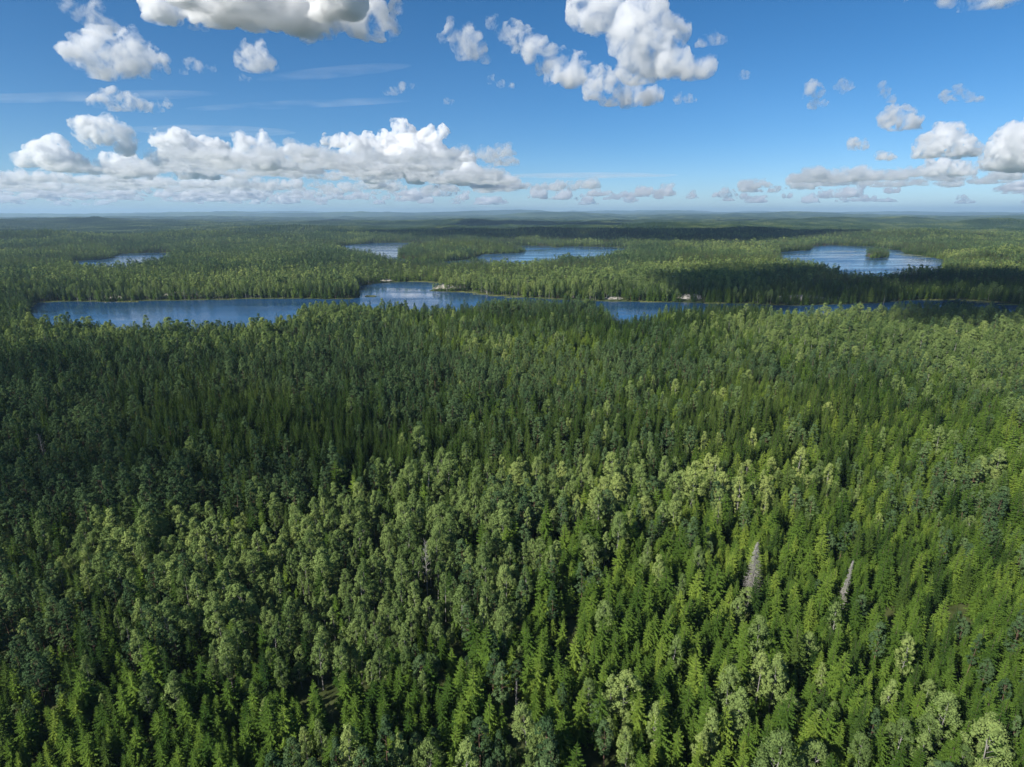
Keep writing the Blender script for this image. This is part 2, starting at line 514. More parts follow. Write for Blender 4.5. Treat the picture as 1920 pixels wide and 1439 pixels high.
def leaf(m, c, nrm, s, rd):
    """one small leaf-cluster quad around c, its normal near nrm"""
    n = Vector(nrm)
    u = n.orthogonal()
    u.rotate(Matrix.Rotation(rd.uniform(0, 6.28), 3, n))
    u.normalize(); w = n.cross(u).normalized()
    a = s * rd.uniform(0.7, 1.3); b = s * rd.uniform(0.5, 1.0)
    c = Vector(c)
    m.quad(c - u * a, c - w * b * rd.uniform(.5, 1), c + u * a, c + w * b)

def broad_crown(rd, h, rad, base, clumps, per, size, taper=1.0, mode='birch'):
    """clumped crown: each clump a ball of small leaf quads sitting on the crown's shell and inside"""
    m = MB()
    cz = (h + base) / 2; hz = (h - base) / 2
    lobes = [(rd.uniform(0, 6.28), rd.uniform(-0.7, 0.7), rd.uniform(0.1, 0.3)) for _ in range(5)]
    for i in range(clumps):
        t = rd.uniform(-1, 1)
        a = rd.uniform(0, 6.28)
        if mode == 'birch':
            prof = math.sqrt(max(0.02, 1 - abs(t) ** 2.0)) * (1 - 0.28 * t)
        else:
            prof = math.sqrt(max(0.02, 1 - abs(t) ** 2.4)) * (1 - 0.34 * t)
        bump = sum(am * max(0, math.cos(a - la)) * max(0, 1 - abs(t - lt) * 1.6) for la, lt, am in lobes)
        rr = rad * prof * (0.78 + bump) * (rd.uniform(0.25, 1.0) ** 0.38)
        c = Vector((rr * math.cos(a), rr * math.sin(a), cz + hz * t * 0.94))
        out = Vector((math.cos(a) * prof, math.sin(a) * prof, 0.25 + 0.8 * t)).normalized()
        cr = (rad * 0.24 + 0.15) * rd.uniform(0.5, 1.4)
        fl = 0.8 if mode == 'birch' else 0.5
        for k in range(per):
            d = Vector((rd.gauss(0, 1), rd.gauss(0, 1), rd.gauss(0, 1))).normalized()
            if d.dot(out) < -0.35 and rd.random() < 0.75: d = -d
            p = c + Vector((d.x, d.y, d.z * fl)) * cr * rd.uniform(0.55, 1.05)
            if mode == 'birch' and rd.random() < 0.25: p.z -= rd.uniform(0, 0.5)
            nn = (d * 0.9 + Vector((rd.uniform(-1, 1), rd.uniform(-1, 1), rd.uniform(-1, 1))) * 0.65 + Vector((0, 0, 0.25))).normalized()
            leaf(m, p, nn, size, rd)
    return m

def proto_spruce(rd, kind, fine=True):
    if kind == 0: h, r, lv, nb, pw = 18.0, 2.9, 26, 9, 0.66
    elif kind == 1: h, r, lv, nb, pw = 20.0, 2.4, 29, 8, 0.60
    elif kind == 2: h, r, lv, nb, pw = 15.0, 3.0, 21, 10, 0.72
    elif kind == 3: h, r, lv, nb, pw = 17.0, 3.5, 22, 10, 0.68
    else: h, r, lv, nb, pw = 12.5, 2.6, 18, 9, 0.75
    if not fine: lv = max(7, lv // 3); nb = 7
    c = spruce_crown(rd, h, r, lv, nb, pw, 0.12, fine, 0.06 + 0.03 * kind % 0.1, 0.28 + 0.05 * kind)
    t, _ = trunk_mb(rd, h * 0.97, 0.2)
    return c, t

def proto_birch(rd, kind, fine=True):
    h, r, base = [(19, 2.1, 6.0), (21, 2.4, 7), (17, 1.7, 5), (17, 2.7, 6.0), (14, 1.9, 4.0)][kind]
    if fine: c = broad_crown(rd, h, r, base, 72, 44, 0.19)
    else: c = broad_crown(rd, h, r, base, 26, 9, 0.62)
    t, pts = trunk_mb(rd, h * 0.93, 0.17, 0.35)
    if fine:
        for i in range(12):
            tt = rd.uniform(0.35, 0.85); a = rd.uniform(0, 6.28)
            z = h * 0.93 * tt
            L = r * 0.75 * (1.1 - tt)
            t.limb((0, 0, z), (math.cos(a) * L, math.sin(a) * L, z + L * 1.3), 0.06, 0.015)
    return c, t

def proto_pine(rd, kind, fine=True):
    h, r, base = [(17, 2.0, 7), (19, 2.3, 8.5), (15, 2.2, 5.5), (20, 1.8, 8)][kind]
    if fine: c = broad_crown(rd, h, r, base, 60, 38, 0.20, mode='pine')
    else: c = broad_crown(rd, h, r, base, 20, 9, 0.62, mode='pine')
    t, pts = trunk_mb(rd, h * 0.93, 0.2, 0.25)
    if fine:
        for i in range(14):
            tt = rd.uniform(0.4, 0.92); a = rd.uniform(0, 6.28)
            z = h * 0.93 * tt; L = r * rd.uniform(0.5, 0.9)
            t.limb((0, 0, z), (math.cos(a) * L, math.sin(a) * L, z + L * 0.35), 0.05, 0.015)
    return c, t

rd = random.Random(3)
KINDS = {}
def make_kind(key, fn, n, mats, bark):
    near = []; allc = bpy.data.collections.new(key + "_trees")
    for lod in (0, 1):
        for k in range(n):
            c, t = fn(rd, k, lod == 0)
            mat = mats[k % len(mats)]
            cm = c.mesh("%s_crown" % key, mat); tm = t.mesh("%s_trunk" % key, bark)
            if lod == 0: near.append((cm, tm))
            # joined mesh for the mass of the forest
            jm = bpy.data.meshes.new("%s_whole" % key)
            nv = len(c.v)
            jm.from_pydata([tuple(p) for p in c.v] + [tuple(p) for p in t.v], [], c.f + [tuple(i + nv for i in f) for f in t.f])
            jm.materials.append(mat); jm.materials.append(bark)
            idx = np.zeros(len(c.f) + len(t.f), dtype=np.int32); idx[len(c.f):] = 1
            jm.polygons.foreach_set("material_index", idx); jm.update()
            o = bpy.data.objects.new("%s_source_%02d" % (key, lod * n + k), jm)
            allc.objects.link(o)
    KINDS[key] = dict(near=near, coll=allc, n=n)
make_kind("spruce", proto_spruce, 5, [M_SPRUCE_OLD, M_SPRUCE_OLD, M_SPRUCE, M_SPRUCE, M_SPRUCE], M_BARK_S)
make_kind("birch", proto_birch, 5, [M_BIRCH], M_BARK_B)
make_kind("pine", proto_pine, 4, [M_PINE], M_BARK_P)

# ------------------------------------------------------------------ where the trees stand
# zones of the forest, (px, py, rx, ry, kind, weight); kinds: 0 spruce 1 birch 2 pine
ZONES = [
    (520, 1120, 330, 130, 1, 3.0), (700, 1010, 260, 60, 1, 2.0), (300, 1040, 200, 60, 1, 1.4), (820, 1130, 130, 80, 1, 1.6),
    (1080, 900, 300, 38, 1, 2.6), (1330, 925, 170, 30, 1, 2.4), (900, 960, 200, 40, 1, 1.3), (1250, 1090, 60, 40, 1, 1.0),
    (560, 1330, 120, 60, 1, 0.9), (800, 1410, 260, 40, 1, 0.9), (470, 1290, 70, 50, 1, 1.2), (1080, 1400, 140, 50, 1, 1.1),
    (1720, 650, 300, 40, 1, 2.0), (1850, 690, 140, 50, 1, 1.2), (220, 618, 260, 20, 1, 2.4), (480, 650, 200, 25, 1, 1.5), (600, 590, 60, 18, 1, 2.0),
    (700, 600, 200, 15, 1, 0.8), (1560, 610, 120, 16, 1, 1.6),
    (120, 790, 260, 110, 2, 2.6), (200, 930, 200, 40, 2, 1.6), (560, 900, 140, 34, 2, 2.4), (830, 740, 340, 60, 2, 2.0), (600, 690, 300, 40, 2, 1.4),
    (1100, 850, 180, 30, 2, 2.2), (1000, 970, 80, 30, 2, 0.8), (1000, 575, 150, 15, 2, 3.0), (1500, 700, 160, 30, 2, 1.2), (60, 900, 120, 60, 2, 1.6),
    (1250, 690, 160, 30, 2, 0.8), (1750, 590, 160, 12, 2, 2.4), (0, 1180, 120, 60, 2, 1.2), (1800, 900, 80, 40, 2, 0.7),
    (450, 800, 250, 90, 0, 2.6), (700, 870, 200, 50, 0, 1.6), (1450, 800, 400, 90, 0, 2.0), (1500, 1150, 420, 250, 0, 2.6), (1150, 1180, 200, 120, 0, 1.4),
    (150, 1350, 260, 80, 0, 2.6), (700, 1330, 300, 60, 0, 1.6), (1100, 600, 300, 12, 0, 1.2), (1300, 630, 200, 25, 0, 1.0),
    (1350, 585, 90, 12, 0, 2.4),
    (200, 548, 200, 12, 1, 1.5), (420, 520, 260, 20, 1, 0.9), (1000, 535, 220, 16, 1, 1.3), (1350, 520, 140, 18, 1, 1.6), (1600, 550, 250, 20, 0, 1.6),
]
def species(x, y, z, u):
    px, py, dep = project(x, y, z)
    w = np.zeros((3, len(x)))
    w[0] = 1.5; w[1] = 0.25; w[2] = 0.35
    rr = np.where(y > 850, 150.0, 45.0)
    n1 = fbm(x / rr, y / rr / 1.3, 77, 3); n2 = fbm(x / rr, y / rr / 1.3, 99, 3)
    w[1] *= np.where(n1 > 0.58, 4.0, 0.45); w[2] *= np.where(n2 > 0.56, 4.0, 0.5)
    for a, b, rx, ry, k, ww in ZONES:
        w[k] += ww * ((1.6 if k == 1 else 2.6) if k else 2.4) * np.exp(-((px - a) / rx) ** 2 - ((py - b) / ry) ** 2) * (0.35 + 1.3 * (n1 if k == 1 else n2 if k == 2 else 1 - n1))
    w = w ** 1.6
    w /= w.sum(0)
    c = np.cumsum(w, 0)
    return (u > c[0]).astype(int) + (u > c[1]).astype(int)

def jitter_grid(x0, x1, y0, y1, s):
    gx, gy = np.meshgrid(np.arange(x0, x1, s), np.arange(y0, y1, s))
    gx = gx + (np.arange(gx.shape[0]) % 2)[:, None] * s * 0.5
    x = gx.ravel() + rng.uniform(-0.42, 0.42, gx.size) * s
    y = gy.ravel() + rng.uniform(-0.42, 0.42, gx.size) * s
    return x, y

def in_wedge(x, y, lim=0.93, pad=40):
    return (np.abs(x) < y * lim * 1.03 + pad) 

pts = []
for (y0, y1, s) in ((35, 230, 3.1), (230, 430, 3.4), (430, 900, 4.1), (900, 1700, 4.8), (1700, 3000, 6.0)):
    x, y = jitter_grid(-y1 * 1.0 - 60, y1 * 1.0 + 60, y0, y1, s)
    k = in_wedge(x, y)
    pts.append(np.column_stack((x[k], y[k], np.full(k.sum(), s))))
pts = np.vstack(pts)
X, Y, S = pts[:, 0], pts[:, 1], pts[:, 2]
SD = water_sd(X, Y)
Z = height(X, Y, SD)
gapn = fbm(X / 16, Y / 16, 55, 2)
keep = (SD > 1.5 + rng.uniform(0, 4, len(X))) & ~((gapn > 0.73) & (rng.uniform(0, 1, len(X)) < 0.8)) & (rng.uniform(0, 1, len(X)) > 0.05)
# bare rock at the shores: thin out the trees there
ROCKS = [(1507, 566, 95, 26, "wide bare granite slope on the far shore inside the cloud shadow"),
         (1297, 563, 50, 24, "pale bare rock point on the far shore left of the shaded granite slope"),
         (352, 555, 90, 22, "long granite ledge under the trees on the far shore of the left lake"),
         (200, 560, 55, 14, "low grey rock on the far shore near the left end of the lake"),
         (722, 528, 24, 14, "small pink granite rock at the head of the inner bay"),
         (836, 542, 55, 18, "low rocky spit with thin pines reaching into the bay"),
         (1150, 563, 36, 14, "small rock at the right end of the hidden strait")]
for px, py, wx, wy, _ in ROCKS:
    cx, cy_ = ground(px, py)
    d = np.hypot((X - cx) / (wx * 0.62), (Y - cy_) / (wy * 1.2))
    keep &= ~((d < 1) & (rng.uniform(0, 1, len(X)) < 0.86))
X, Y, Z, S, SD = X[keep], Y[keep], Z[keep], S[keep], SD[keep]
SP = species(X, Y, Z + 10, rng.uniform(0, 1, len(X)))
N = len(X)
px_, py_, dep_ = project(X, Y, Z + 12)
scale = rng.normal(0.88, 0.19, N).clip(0.55, 1.3) * (0.78 + 0.46 * fbm(X / 45, Y / 45, 63, 2))
scale *= np.where(S > 4.6, 1.08, 1.0)
nearf = sstep(860, 1080, py_)
scale *= 1 - 0.17 * nearf
# young low stand along the bottom edge and small trees in the left corner
scale *= 1 - 0.16 * np.exp(-((px_ - 200) / 300) ** 2 - ((py_ - 1360) / 120) ** 2)
scale *= 1 - 0.15 * np.exp(-((px_ - 1300) / 420) ** 2 - ((py_ - 680) / 50) ** 2)
wid = np.where(SP == 0, 0.98, np.where(SP == 1, 1.04, 0.92)) * scale * rng.uniform(0.75, 1.22, N) * np.where(S > 5.5, 1.5, np.where(S > 4.6, 1.25, np.where(S > 4, 1.12, 1.0)))
rot = rng.uniform(0, 6.283, N)
NV = np.array([5, 5, 4])[SP]
VAR = (rng.uniform(0, 1, N) ** 0.9 * NV).astype(int).clip(0, NV - 1)
# stands of old dark spruce against younger bright ones
old = 0.04 + 0.9 * sum(w_ * np.exp(-((px_ - a) / rx) ** 2 - ((py_ - b) / ry) ** 2) for a, b, rx, ry, w_ in
      ((560, 820, 330, 95, 1.0), (1000, 830, 300, 60, 0.9), (1350, 800, 350, 70, 0.75), (250, 780, 300, 120, 0.8), (60, 960, 200, 90, 0.7), (1380, 587, 110, 14, 0.9), (1100, 605, 250, 14, 0.6), (900, 690, 500, 40, 0.3)))
old = old + 0.35 * (py_ < 590) + 0.9 * (fbm(X / 130, Y / 130, 131, 3) - 0.5)
isold = rng.uniform(0, 1, N) < old
VAR = np.where(SP == 0, np.where(isold, (rng.uniform(0, 1, N) < 0.55).astype(int), 2 + (rng.uniform(0, 1, N) * 3).astype(int).clip(0, 2)), VAR)
Z = Z - 0.1

# ---- trees with a character of their own, placed one by one
def single(name, label, cat, px, py, h, group=None):
    """an Empty at the tree's foot so that the tree's middle shows at (px, py)"""
    x, y = ground(px, py, h * 0.55 + 4)
    z = float(height(np.array([x]), np.array([y]))[0])
    o = bpy.data.objects.new(name, None); COL.objects.link(o)
    o.location = (x, y, z); o.empty_display_size = 1
    tag(o, label, cat, group)
    return o
CLEAR = []
def part(name, me, parent):
    o = bpy.data.objects.new(name, me); COL.objects.link(o); o.parent = parent
    return o

def dead_spruce(h, r, density, rd, pw=0.8, top=True):
    m = MB()
    for i in range(int(h * 2.6)):
        t = i / (h * 2.6)
        z = h * (0.12 + 0.86 * t)
        rr = r * (1 - t) ** pw + 0.1
        if t < 0.2: rr *= 0.6 + 2 * t
        for k in range(density):
            a = rd.uniform(0, 6.28); L = rr * rd.uniform(0.45, 1.1)
            e1 = (math.cos(a) * L * .6, math.sin(a) * L * .6, z - 0.18 * L)
            e2 = (math.cos(a + .1) * L, math.sin(a + .1) * L, z - 0.14 * L + 0.1)
            m.limb((0, 0, z), e1, 0.055, 0.035); m.limb(e1, e2, 0.035, 0.012)
            for q in range(4):
                s_ = rd.uniform(0.3, 0.95); b = a + rd.uniform(-.14, .14)
                p = (math.cos(a) * L * s_, math.sin(a) * L * s_, z - 0.17 * L * s_)
                m.tri(p, (p[0] + rd.uniform(-.3, .3), p[1] + rd.uniform(-.3, .3), p[2] - rd.uniform(.2, .5)), (p[0] + .06 * math.cos(b), p[1] + .08, p[2] + .02))
    return m

def bare_tree(h, rd, n=26, spread=2.0):
    m = MB()
    for i in range(n):
        z = h * rd.uniform(0.35, 0.95); a = rd.uniform(0, 6.28); L = spread * rd.uniform(.5, 1) * (1.25 - z / h)
        e = (math.cos(a) * L, math.sin(a) * L, z + L * rd.uniform(.4, 1.1))
        m.limb((0, 0, z), e, 0.06, 0.02)
        for q in range(4):
            s_ = rd.uniform(.4, 1); p = (e[0] * s_, e[1] * s_, z + (e[2] - z) * s_)
            m.limb(p, (p[0] + rd.uniform(-.5, .5), p[1] + rd.uniform(-.5, .5), p[2] + rd.uniform(.1, .7)), 0.025, 0.008)
    return m

rs = random.Random(19)
def place_dead(label, px, py, h, r, dens, kindn):
    o = single("dead_" + kindn, label, "dead tree", px, py, h)
    CLEAR.append((o.location.x, o.location.y, max(3.0, r * 1.35)))
    if kindn == "spruce":
        part("crown", dead_spruce(h, r, dens, rs).mesh("dead_crown", M_DEAD), o)
    else:
        part("crown", bare_tree(h, rs, dens, r).mesh("bare_crown", M_DEAD), o)
    part("trunk", trunk_mb(rs, h, 0.2, 0.2)[0].mesh("dead_trunk", M_DEAD), o)
    return o
place_dead("full grey dead spruce with all its bare twigs, the largest dead tree, right of centre", 1413, 1068, 21, 3.6, 9, "spruce")
place_dead("thin leaning grey dead spruce standing right of the large full dead spruce", 1580, 1100, 19, 1.6, 6, "spruce").rotation_euler = (0, R(5), 0)
place_dead("tall bare birch with pale twin stems and no leaves among the green birches", 798, 1062, 20, 2.4, 46, "birch")
place_dead("dim grey leafless pine in the dark stand at the left edge", 80, 848, 18, 3.2, 40, "pine")
place_dead("small broken white snag in the young spruces near the bottom middle", 966, 1312, 11, 0.7, 16, "birch")
place_dead("slim standing dead birch at the far shore inside the cloud shadow", 1659, 557, 19, 1.4, 22, "birch")

ok = np.ones(len(X), bool)
for cx, cy_, rr in CLEAR:
    ok &= np.hypot(X - cx, Y - cy_) > rr
    # keep the view to the tree open on the camera's side
    L = math.hypot(cx, cy_); ux, uy = cx / L, cy_ / L
    al = (cx - X) * ux + (cy_ - Y) * uy; ac = np.abs((X - cx) * uy - (Y - cy_) * ux)
    ok &= ~((al > 0) & (al < 11) & (ac < 3.2) & (L < 400))
X, Y, Z, S, SD, SP, scale, wid, rot, VAR, NV, px_, py_, dep_ = [a[ok] for a in (X, Y, Z, S, SD, SP, scale, wid, rot, VAR, NV, px_, py_, dep_)]

# ------------------------------------------------------------------ the 300 largest of each kind as things of their own
inframe = (px_ > -10) & (px_ < 1930) & (py_ > 0) & (py_ < 1470)
KEYS = ["spruce", "birch", "pine"]
LOOKS = [["full dark", "narrow dark", "bright broad", "bright spreading", "bright young"],
         ["oval", "high-crowned", "slim", "round", "bushy"],
         ["slim", "bushy", "wide", "narrow"]]
KW = ["green spruce", "pale birch", "blue-green pine"]
def place_words(px, py):
    cx = ["at left edge", "far left", "left part", "left of middle", "in middle", "right of middle", "right part", "far right", "at right edge"][int(min(8, max(0, px / 1920 * 9)))]
    rows = [(700, "high up"), (800, "in back rows"), (900, "behind the birch belt"), (980, "inside the birch belt"), (1060, "halfway down"), (1120, "in lower half"),
            (1180, "low down"), (1240, "in lower rows"), (1300, "in front rows"), (1360, "near bottom"), (1410, "close to bottom edge"), (9999, "on bottom edge")]
    for a, b in rows:
        if py < a: return b, cx
indiv = np.zeros(len(X), bool)
used = {}
cands = []
for k in range(3):
    idx = np.where(inframe & (SP == k))[0]
    d3 = np.sqrt(X[idx] ** 2 + Y[idx] ** 2 + (Z[idx] + 10 - H) ** 2)
    size = scale[idx] / d3
    idx = idx[np.argsort(-size)][:300]
    indiv[idx] = True
    cands.append(idx)
for k in range(3):
    buckets = {}
    for i in cands[k]:
        row, colw = place_words(px_[i], py_[i])
        hh = "" if 0.86 < scale[i] < 1.04 else ("tall " if scale[i] >= 1.04 else "small ")
        key = (LOOKS[k][VAR[i]], hh, row, colw)
        buckets.setdefault(key, []).append(i)
    for (look, hh, row, colw), ids in buckets.items():
        ids = sorted(ids, key=lambda j: px_[j])
        n = len(ids)
        ordn = ["", "second ", "third ", "fourth ", "fifth ", "sixth ", "seventh ", "eighth ", "ninth ", "tenth ", "eleventh ", "twelfth "]
        if n == 1: words = [""]
        elif n == 2: words = ["left ", "right "]
        else: words = ["leftmost "] + [ordn[min(q, 11)] + "from left " for q in range(1, n - 1)] + ["rightmost "]
        for w_, i in zip(words, ids):
            e = bpy.data.objects.new("%s_tree" % KEYS[k], None)
            COL.objects.link(e)
            e.empty_display_size = 1
            e.location = (X[i], Y[i], Z[i])
            e.rotation_euler = (rng.normal(0, 0.035), rng.normal(0, 0.035), rot[i])
            e.scale = (wid[i], wid[i], scale[i])
            txt = "%s%s%s %s %s %s" % (w_, hh, look, KW[k], row, colw)
            tag(e, txt, "tree", "%ss standing in the near forest" % KEYS[k])
            cm, tm = KINDS[KEYS[k]]["near"][VAR[i]]
            part("crown", cm, e); part("trunk", tm, e)

# ------------------------------------------------------------------ the rest of each kind: one object per kind
def instancer(name, kind, sel, label, coll=None, lod_from=900, var=None, sc=None):
    n = int(sel.sum())
    P = np.column_stack((X[sel], Y[sel], Z[sel]))
    me = bpy.data.meshes.new(name)
    me.vertices.add(n); me.vertices.foreach_set("co", P.astype(np.float32).ravel())
    v = VAR[sel] + np.where(Y[sel] > lod_from, KINDS[kind]["n"], 0)
    a = me.attributes.new("variant", 'INT', 'POINT'); a.data.foreach_set("value", v.astype(np.int32))
    rt = np.column_stack((rng.normal(0, 0.035, n), rng.normal(0, 0.035, n), rot[sel])).astype(np.float32)
    a = me.attributes.new("turn", 'FLOAT_VECTOR', 'POINT'); a.data.foreach_set("vector", rt.ravel())
    s3 = np.column_stack((wid[sel], wid[sel], scale[sel])).astype(np.float32)
    a = me.attributes.new("size", 'FLOAT_VECTOR', 'POINT'); a.data.foreach_set("vector", s3.ravel())
    return gn_object(name, me, KINDS[kind]["coll"], label)

for k, key in enumerate(KEYS):
    sel = (~indiv) & (SP == k)
    lab = {"spruce": "dark conical spruces filling the forest as far as the lakes", "birch": "pale leafy birches scattered through the forest and along the shores",
           "pine": "blue-green round topped pines mixed through the forest and shores"}[key]
    instancer("%s_forest" % key, key, sel, (lab, "forest"))
print("trees", len(X), "indiv", indiv.sum())

# ------------------------------------------------------------------ far forest in patches
def far_patches():
    coll = bpy.data.collections.new("far_patches")
    r5 = random.Random(5)
    PS = 70.0
    for v in range(6):
        m = MB()
        mix = [0.15, 0.3, 0.5, 0.05, 0.7, 0.2][v]
        step = 6.0
        nn = int(PS / step)
        for i in range(nn):
            for j in range(nn):
                x = (i + r5.uniform(.05, .95)) * step - PS / 2; y = (j + r5.uniform(.05, .95)) * step - PS / 2
                h = r5.uniform(10, 19)
                if r5.random() < mix:
                    r_ = r5.uniform(2.6, 4.0); nseg = 5; a0 = r5.uniform(0, 6)
                    top = (x, y, h); ring = []; low = []
                    for q in range(nseg):
                        a = a0 + 6.283 * q / nseg
                        ring.append((x + r_ * math.cos(a) * r5.uniform(.7, 1.2), y + r_ * math.sin(a) * r5.uniform(.7, 1.2), h - r_ * r5.uniform(.4, 1.2)))
                        low.append((x + r_ * .9 * math.cos(a), y + r_ * .9 * math.sin(a), h * 0.3))
                    for q in range(nseg):
                        m.tri(top, ring[q], ring[(q + 1) % nseg]); m.quad(ring[q], low[q], low[(q + 1) % nseg], ring[(q + 1) % nseg])
                else:
                    r_ = r5.uniform(2.0, 3.2); nseg = 5; a0 = r5.uniform(0, 6)
                    for lv in (0, 1):
                        zt = h * (1 - 0.35 * lv); zb = zt - h * 0.5; rr = r_ * (0.6 + 0.5 * lv)
                        rg = [(x + rr * math.cos(a0 + 6.283 * q / nseg) * r5.uniform(.75, 1.2), y + rr * math.sin(a0 + 6.283 * q / nseg) * r5.uniform(.75, 1.2), zb + r5.uniform(-.7, .7)) for q in range(nseg)]
                        for q in range(nseg): m.tri((x, y, zt), rg[q], rg[(q + 1) % nseg])
        me = m.mesh("far_patch", M_FARSTAND)
        o = bpy.data.objects.new("patch_%02d" % v, me); coll.objects.link(o)
    gx, gy = np.meshgrid(np.arange(-9800, 9800, PS), np.arange(2960, 9600, PS))
    x = gx.ravel() + rng.uniform(-14, 14, gx.size); y = gy.ravel() + rng.uniform(-14, 14, gx.size)
    k = (np.abs(x) < y * 0.96 + 60)
    x, y = x[k], y[k]
    gx, gy = np.meshgrid(np.arange(-13500, 13500, PS * 1.6), np.arange(9600, 14000, PS * 1.6))
    x2, y2 = gx.ravel() + rng.uniform(-20, 20, gx.size), gy.ravel() + rng.uniform(-20, 20, gx.size)
    k = (np.abs(x2) < y2 * 0.96 + 60); x2, y2 = x2[k], y2[k]
    sz = np.concatenate((np.full(len(x), 1.0), np.full(len(x2), 1.6)))
    x = np.concatenate((x, x2)); y = np.concatenate((y, y2))
    sd = water_sd(x, y)
    k = sd > 46 * sz; x, y, sz, sd = x[k], y[k], sz[k], sd[k]
    z = height(x, y, sd)
    n = len(x)
    me = bpy.data.meshes.new("distant_forest"); me.vertices.add(n)
    me.vertices.foreach_set("co", np.column_stack((x, y, z - 1)).astype(np.float32).ravel())
    f = fbm(x / 700, y / 700, 91, 3)
    order = np.array([3, 0, 5, 1, 2, 4])
    vi = order[((f - 0.25) / 0.5 * 6 + rng.uniform(-.6, .6, n)).astype(int).clip(0, 5)]
    a = me.attributes.new("variant", 'INT', 'POINT'); a.data.foreach_set("value", vi.astype(np.int32))
    # tilt each patch with the slope under it
    e = 40.0
    dzx = (height(x + e, y) - height(x - e, y)) / (2 * e); dzy = (height(x, y + e) - height(x, y - e)) / (2 * e)
    rt = np.column_stack((np.arctan(dzy).clip(-.12, .12), -np.arctan(dzx).clip(-.12, .12), np.zeros(n))).astype(np.float32)
    a = me.attributes.new("turn", 'FLOAT_VECTOR', 'POINT'); a.data.foreach_set("vector", rt.ravel())
    hz = rng.uniform(0.8, 1.15, n) * (0.75 + 0.5 * fbm(x / 300, y / 300, 12, 2))
    s3 = np.column_stack((sz * 1.08, sz * 1.08, hz)).astype(np.float32)
    a = me.attributes.new("size", 'FLOAT_VECTOR', 'POINT'); a.data.foreach_set("vector", s3.ravel())
    gn_object("distant_forest", me, coll, ("hazy far-off woodland running to the horizon behind the lakes", "forest"))
    print("patches", n)
far_patches()

# ------------------------------------------------------------------ shore rocks, reeds
def rock(px, py, wx, wy, label, seed):
    cx, cy_ = ground(px, py)
    n = 26
    xs = np.linspace(-1, 1, n * 2); ys = np.linspace(-1, 1, n)
    gx, gy = np.meshgrid(xs, ys)
    rr = np.sqrt(gx ** 2 + gy ** 2)
    wx_, wy_ = wx * 0.55, wy * 0.75
    wxx = cx + gx * wx_; wyy = cy_ + wy_ * 0.5 + gy * wy_
    sdv = water_sd(wxx.ravel(), wyy.ravel()); zt = height(wxx.ravel(), wyy.ravel(), sdv).reshape(gx.shape)
    fb = fbm(wxx / 9 + seed, wyy / 9, seed, 4)
    lift = (1 - sstep(0.35, 1.0, rr + (fb - .5) * .7)) * (0.9 + 1.8 * fb) * (3.0 if wx > 48 else 1.6) - 0.6
    z = np.maximum(zt, -0.5) + lift
    v = np.column_stack((gx.ravel() * wx_, wy_ * 0.5 + gy.ravel() * wy_, z.ravel()))
    W = n * 2
    i, j = np.meshgrid(np.arange(n - 1), np.arange(W - 1), indexing='ij')
    q = np.stack((i * W + j, i * W + j + 1, (i + 1) * W + j + 1, (i + 1) * W + j), -1).reshape(-1, 4)
    me = mesh_np("rock", v, q.ravel(), np.full(len(q), 4), M_ROCK, True)
    # give the slab thickness downwards into the ground
    o = bpy.data.objects.new("rock_outcrop", me); COL.objects.link(o)
    o.location = (cx, cy_, 0)
    sol = o.modifiers.new("thickness", 'SOLIDIFY'); sol.thickness = 1.2; sol.offset = -1
    tag(o, label, "rock", "granite outcrops on the lake shores")
for s_, (px, py, wx, wy, lab) in enumerate(ROCKS): rock(px, py, wx, wy, lab, s_ + 3)

def reed_mat():
    m, n, l = new_mat("reed_leaves")
    out = n.new("ShaderNodeOutputMaterial"); d = n.new("ShaderNodeBsdfDiffuse")
    geo = n.new("ShaderNodeNewGeometry"); no = n.new("ShaderNodeTexNoise"); no.inputs["Scale"].default_value = 0.4
    mx = n.new("ShaderNodeMix"); mx.data_type = 'RGBA'
    mx.inputs[6].default_value = (0.13, 0.16, 0.04, 1); mx.inputs[7].default_value = (0.26, 0.25, 0.09, 1)
    l.new(geo.outputs["Position"], no.inputs["Vector"]); l.new(no.outputs[0], mx.inputs[0]); l.new(mx.outputs[2], d.inputs[0]); l.new(d.outputs[0], out.inputs[0])
    return m
M_REED = reed_mat()
def reeds():
    m = MB(); r6 = random.Random(8)
    beds = [(695, 555.5, 9, 5, 900)]
    for k, (a, b) in enumerate(((780, 528), (800, 528.5), (818, 530), (890, 549), (905, 552), (935, 555), (965, 558), (860, 547.5), (1700, 479), (1715, 481), (1740, 484.5), (1750, 564.5), (1775, 564), (1820, 566), (1850, 569), (1890, 574), (240, 565), (420, 561), (1220, 567), (1340, 570))):
        beds.append((a, b, 16 if b > 500 else 40, 3 if b > 500 else 8, 500))
    for px, py, wx, wy, n in beds:
        cx, cy_ = ground(px, py)
        for i in range(n):
            a = r6.uniform(0, 6.28); q = math.sqrt(r6.random())
            x = cx + math.cos(a) * wx * q; y = cy_ + math.sin(a) * wy * q
            h = r6.uniform(0.7, 1.5); w = 0.35; b = r6.uniform(0, 3.14)
            m.tri((x - w * math.cos(b), y - w * math.sin(b), -0.1), (x + w * math.cos(b), y + w * math.sin(b), -0.1), (x + r6.uniform(-.3, .3), y + r6.uniform(-.3, .3), h))
    o = bpy.data.objects.new("reeds", m.mesh("reeds", M_REED)); COL.objects.link(o)
    tag(o, "yellow-green reed beds along the shores and one small patch in open water", "reeds", None, "stuff")
reeds()

